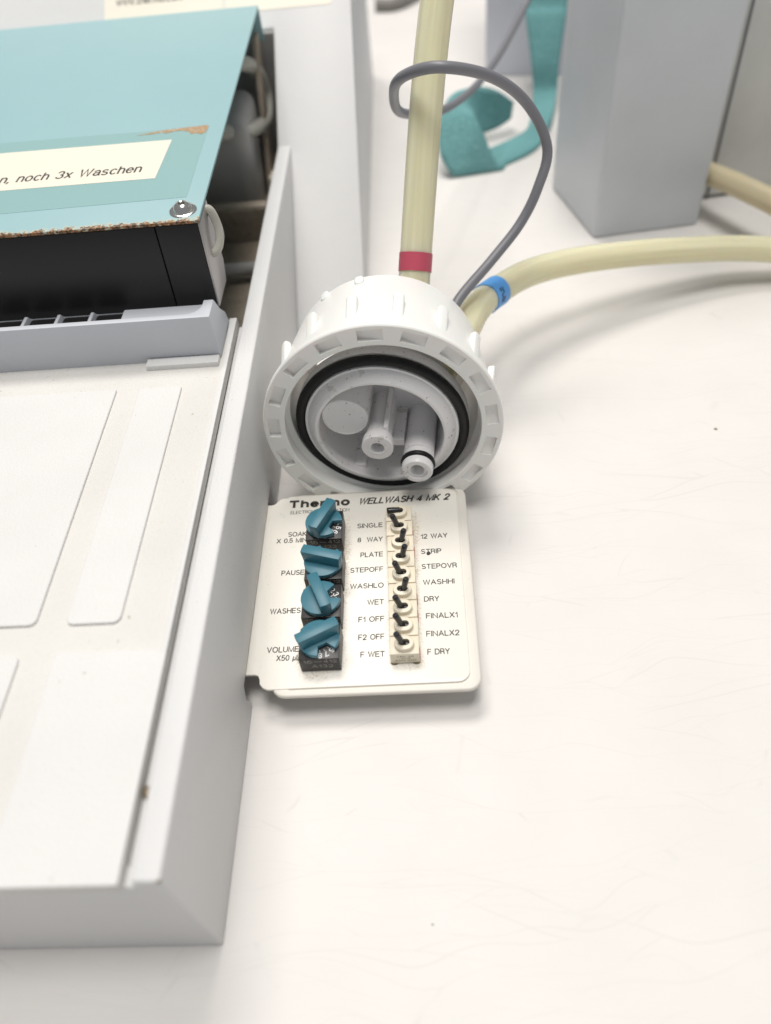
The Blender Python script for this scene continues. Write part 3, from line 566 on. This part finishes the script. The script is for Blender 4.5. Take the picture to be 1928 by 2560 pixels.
for i in range(17):
    a = 2*PI*i/17+0.12
    b = bmesh.new(); bmesh.ops.create_cube(b, size=1)
    for v in b.verts:
        x = 2.755+v.co.x*0.30; y = v.co.y*0.60; z = v.co.z
        zz = 0.1 if z > 0 else (-0.03 if v.co.y < 0 else -0.15)
        v.co = Vector((x, y, zz))
    b.transform(Matrix.Rotation(a, 4, 'Z')); merge(cut, b)
shell = boolean(shell, [cut]); shell.transform(CM)
shell_o = link('cap_shell', shell, m_white, capt, smooth=28)
# outside ribs
rib = bmesh.new(); P0 = []
b = prism_bm(rrect(-0.14, 0.14, -0.62, 0.62, 0.13), 2, -0.12, 0.07, 0.06, 3); RIB = smooth_me(bm_me(b), 50); RIB.materials.append(m_white)
NUB = smooth_me(bm_me(prism_bm(rrect(-0.13, 0.13, -0.16, 0.16, 0.12), 2, -0.1, 0.07, 0.05, 3)), 50); NUB.materials.append(m_white)
for i in range(16):
    a = 2*PI*(i+.5)/16
    for me, w, rr in ((RIB, -1.0, 2.83), (NUB, -2.88, 2.575)):
        if me is NUB and i not in (4, 5): continue
        L = Matrix.Rotation(a, 4, 'Z') @ Matrix.Translation((rr, 0, w)) @ Matrix(((0, 0, 1, 0), (1, 0, 0, 0), (0, 1, 0, 0), (0, 0, 0, 1)))
        Mx = Matrix.Translation(-org(shell_o)) @ CM @ L @ Matrix.Rotation(-0.13, 4, 'X')
        k = bpy.data.objects.new('rib', me); COL.objects.link(k); k.parent = shell_o; k.matrix_local = Mx
# connector insert
ins = thing('tube_connector', 'grey plastic connector disc with black O-ring held inside the white cap', 'connector', (-1.23, 15.4, 0.3))
IM = frame(Vector((-1.23, 15.0, 2.70)), (-0.10, -1, 0.0))
prof = [(0, -1.15), (1.50, -1.15), (1.585, -1.10), (1.615, 0.30), (1.64, 0.335), (1.70, 0.335), (1.88, 0.18), (1.93, 0.10), (1.99, 0.10), (2.01, 0.04), (2.01, -0.09), (2.12, -0.10), (2.24, -0.12), (2.26, -0.2), (2.24, -0.42), (1.8, -0.45), (1.75, -1.5), (1.7, -1.55), (0, -1.55)]
me = bm_me(lathe_bm(prof, 112)); me.transform(IM); disc = link('disc', me, m_insert, ins, smooth=30)
t = bmesh.new()
me = bm_me(lathe_bm([(2.13+0.13*math.cos(a*2*PI/14), 0.0+0.13*math.sin(a*2*PI/14)) for a in range(14)], 128, closed=True)); me.transform(IM); link('rubber_ring', me, m_rubber, ins, smooth=180)
def post(prof, u, v, name, n=48, mt=None):
    me = bm_me(lathe_bm(prof, n)); me.transform(IM @ Matrix.Translation((u, v, 0))); return link(name, me, mt or m_insert, disc if name != 'rubber_ring_small' else ins, smooth=35)
post([(0.585, -1.15), (0.60, 0.16), (0.585, 0.20), (0.555, 0.21), (0.545, 0.195), (0, 0.195)], -0.90, 0.44, 'closed_post', 64)
post([(0.335, -1.15), (0.335, 0.20), (0.35, 0.30), (0.405, 0.42), (0.41, 0.68), (0.395, 0.70), (0.255, 0.70), (0.25, 0.69), (0.24, 0.70), (0.185, 0.70), (0.175, 0.68), (0.165, 0.2), (0, 0.2)], -0.06, -0.14, 'nozzle')
n2 = (0.955, -0.66)
post([(0.40, -1.15), (0.40, 0.42), (0.375, 0.43), (0.375, 0.62), (0.33, 0.63), (0.33, 0.78), (0.40, 0.80), (0.41, 0.83), (0.405, 0.97), (0.37, 1.02), (0.27, 1.02), (0.25, 0.96), (0.19, 0.96), (0.17, 0.93), (0.16, 0.4), (0, 0.4)], n2[0], n2[1], 'nozzle')
me = bm_me(lathe_bm([(0.365+0.088*math.cos(a*2*PI/12), 0.71+0.088*math.sin(a*2*PI/12)) for a in range(12)], 64, closed=True)); me.transform(IM @ Matrix.Translation((n2[0], n2[1], 0))); link('rubber_ring', me, m_rubber, ins, smooth=180)
bm = box_bm(0.10, 0.22, 0.10, 0.32, -1.15, 0.38, 0.015); bm.transform(IM); link('fin', bm_me(bm), m_insert, disc)
bm = box_bm(0.27, 0.56, -0.60, -0.38, -1.15, 0.12, 0.015); bm.transform(IM); link('web', bm_me(bm), m_insert, disc)
bm = box_bm(-0.85, -0.55, -1.58, -1.35, -1.1, 0.10, 0.03); bm.transform(IM); link('web', bm_me(bm), m_insert, disc)

# ------------------------------------------------------------------ tubes
def hose(name, P, r, ri, label, cat, mt=m_tube, bore=m_bore, group=None, loc=None):
    t = thing(name, label, cat, loc or P[0], group)
    link('tube_wall', tube_me(P, r, 28), mt, t, smooth=180)
    if ri: link('bore', tube_me(P, ri, 16), bore, t, smooth=180)
    return t
def band(P, i0, i1, r, name, mt, t):
    pts = catmull(P, 20)[i0:i1]; rr = tube_me(pts, r, 36, smoothp=False, cap=True); return link(name, rr, mt, t, smooth=50)
P1 = [(-0.45, 16.75, 3.3), (-0.35, 17.7, 3.7), (-0.22, 18.45, 4.5), (0.08, 19.88, 6.43), (0.39, 21.26, 8.28), (0.76, 22.55, 10.04), (1.4, 24.2, 12.6), (1.9, 25.2, 14.5)]
h1 = hose('suction_tube', P1, 0.43, 0.23, 'yellowed tube with a red tape band rising upright behind the white cap', 'tube')
band(P1, 44, 49, 0.45, 'red_band', m_redband, h1)
P2 = [(0.2, 16.7, 2.6), (0.75, 17.6, 2.9), (1.14, 18.3, 3.10), (1.51, 19.1, 3.2), (2.09, 20.19, 2.95), (3.46, 21.75, 2.6), (5.54, 22.9, 2.2), (8.63, 23.9, 1.65), (11.92, 24.35, 1.15), (17, 23.6, 0.6), (24, 21.5, 0.5)]
h2 = hose('supply_tube', P2, 0.43, 0.23, 'yellowed tube with a blue tape band curving right across the bench', 'tube')
bb = band(P2, 73, 84, 0.46, 'blue_band', m_blueband, h2)
me = text_me('S/15', -0.30, 0.16, -0.11, 0.22, weight=0.16)
pc = catmull(P2, 20); tdir = (pc[84]-pc[73]).normalized(); c0 = pc[78]; view = (Vector((0, 0, 16.5))-c0).normalized()
nrm = (view-tdir*view.dot(tdir)).normalized(); side = nrm.cross(tdir); nrm = (nrm*0.8-side*-0.55).normalized() if side.z < 0 else (nrm*0.8-side*0.55).normalized(); side = tdir.cross(nrm).normalized()
Mx = Matrix.Identity(4)
for r_ in range(3): Mx[r_][0] = side[r_]; Mx[r_][1] = -tdir[r_]; Mx[r_][2] = nrm[r_]
# wrap the print round the band
for v in me.vertices:
    a = v.co.x/0.463; v.co = Vector((math.sin(a)*0.465, v.co.y, math.cos(a)*0.465))
Mx.translation = c0; me.transform(Mx); link('lettering', me, m_ink, bb)
# grey thin cable
PC = [(0.45, 17.3, 3.2), (0.7, 17.9, 3.55), (0.97, 18.5, 3.95), (1.98, 19.6, 4.44), (2.82, 20.36, 5.04), (3.32, 20.83, 5.8), (3.59, 21.36, 6.64), (3.01, 21.41, 7.79), (2.01, 20.88, 8.74), (0.71, 20.3, 9.28), (-0.17, 21.11, 8.86), (-0.48, 22.51, 7.97), (-0.32, 24.17, 6.74), (0.9, 27.12, 5.5), (2.27, 31.38, 4.44), (3.51, 34.97, 4.14), (4.55, 37.21, 4.68), (5.18, 38.55, 5.13), (5.9, 39.5, 6.5), (6.3, 40, 9)]
o = link('thin_cable', tube_me(PC, 0.14, 18), m_cable, None, smooth=180); tag(o, 'thin grey cable looping around the upright yellow tube', 'cable')
o = link('power_cable', tube_me([(-2.0, 56.5, 0.35), (-0.5, 56.6, 0.3), (1.6, 59.5, 0.3), (4.5, 63.5, 0.3), (9, 66, 0.3)], 0.38, 16), m_cable_far, None, smooth=180); tag(o, 'blurred dark grey cable emerging from behind the washer at the back', 'cable')

# ------------------------------------------------------------------ equipment at the back right
def quad_prism(pts, z0, z1, bv): return prism_bm(pts, 2, z0, z1, bv, 3)
inst_t = thing('bench_instrument', 'blue-grey metal instrument cabinet standing at the back right of the bench', 'lab machine', (9, 32, 0))
link('front_pillar', bm_me(quad_prism([(6.70, 27.8), (10.75, 28.24), (10.85, 29.6), (9.8, 30.4), (9.8, 38), (8.0, 38), (5.70, 32.0)], 0.0, 14, 0.12)), m_boxg, inst_t, smooth=35)
link('side_panel', bm_me(quad_prism([(11.2, 30.1), (24, 31.4), (24, 37), (11.0, 37)], 0.12, 14, 0.1)), m_boxg2, inst_t, smooth=35)
link('seam_strip', bm_me(quad_prism([(11.55, 30.08), (11.65, 30.09), (11.65, 30.5), (11.55, 30.5)], 0.13, 13.9, 0.01)), m_cable, inst_t)  # thin dark strip drawn along the seam by the pillar
link('foot', bm_me(lathe_bm([(0, 0), (0.5, 0), (0.5, 0.2), (0, 0.2)], 24, mat4=Matrix.Translation((15, 32.5, 0)))), m_rubber, inst_t)
link('foot', bm_me(lathe_bm([(0, 0), (0.5, 0), (0.5, 0.2), (0, 0.2)], 24, mat4=Matrix.Translation((21, 33, 0)))), m_rubber, inst_t)
PH = [(10.2, 31.6, 1.2), (10.6, 30.6, 1.3), (11.11, 29.1, 1.58), (11.8, 27.77, 1.7), (12.55, 26.6, 1.68), (13.9, 25.3, 1.4), (18, 23.5, 0.6)]
hose('outlet_hose', PH, 0.41, 0, 'beige hose coming out low beside the blue-grey cabinet at the right edge', 'hose', mt=m_tubefar)
o = link('rear_cabinet', bm_me(quad_prism([(3.93, 44.6), (10.5, 43.1), (11.5, 50), (4.6, 51)], 0, 13, 0.1)), m_violet, None, smooth=35)
tag(o, 'plain violet-grey cabinet standing behind the teal strap', 'cabinet')

# teal strap ribbon -------------------------------------------------
S = [((5.7, 42.7, 6.2), (7.7, 42.7, 6.0)), ((5.62, 42.0, 4.1), (7.49, 42.0, 3.95)), ((5.55, 41.55, 3.5), (7.40, 41.55, 3.36)), ((5.78, 40.7, 1.9), (7.1, 40.7, 1.75)), ((5.88, 40.2, 0.62), (7.0, 40.1, 0.50)),
     ((5.45, 37.9, 0.22), (6.35, 37.55, 0.22)), ((4.98, 37.04, 0.12), (5.42, 35.51, 0.12)), ((3.6, 36.0, 0.08), (3.9, 34.25, 0.08)), ((2.2, 35.2, 0.06), (3.95, 34.1, 0.06)), ((1.7, 33.7, 0.10), (3.75, 33.95, 0.12)),
     ((1.2, 33.8, 0.7), (3.3, 34.1, 0.75)), ((1.05, 34.2, 1.3), (3.0, 34.5, 1.45)), ((1.2, 35.0, 2.05), (2.6, 35.1, 2.05)), ((1.75, 36.2, 2.45), (2.65, 35.8, 1.7)), ((2.90, 37.4, 2.25), (3.05, 37.0, 0.42)), ((3.8, 37.6, 1.96), (3.79, 37.45, 0.33)), ((4.5, 37.8, 1.42), (4.45, 37.9, 0.50)), ((4.62, 38.1, 1.15), (4.55, 38.15, 0.6))]
A = catmull([a for a, b in S], 8); B = catmull([b for a, b in S], 8)
bm = bmesh.new(); rows = []
for i, (a, b) in enumerate(zip(A, B)):
    rows.append([bm.verts.new(a.lerp(b, k/8)) for k in range(9)])
for r0, r1 in zip(rows, rows[1:]):
    for k in range(8): bm.faces.new((r0[k], r0[k+1], r1[k+1], r1[k]))
bmesh.ops.recalc_face_normals(bm, faces=bm.faces)
me = bpy.data.meshes.new('strap'); bm.to_mesh(me); bm.free()
o = link('elastic_strap', me, m_fabric, None, smooth=180); md = o.modifiers.new('thick', 'SOLIDIFY'); md.thickness = 0.16; md.offset = 0; tag(o, 'teal woven elastic strap hanging down and curled on the bench', 'strap')
# crumbs on the bench ------------------------------------------------
for (x, y, s, lab) in [(8.39, 16.9, 0.035, 'tiny brown crumb on the open bench right of the cap'), (-0.45, 3.83, 0.018, 'tiny dark crumb on the bench near the lower edge of the picture')]:
    bm = bmesh.new(); bmesh.ops.create_icosphere(bm, subdivisions=2, radius=s)
    for v in bm.verts: v.co = v.co*random.uniform(.6, 1.2); v.co = Vector((x+v.co.x*1.5, y+v.co.y, max(0.0, 0.3*s+v.co.z*.5)))
    o = link('crumb', bm_me(bm), m_solder, None); tag(o, lab, 'crumb')
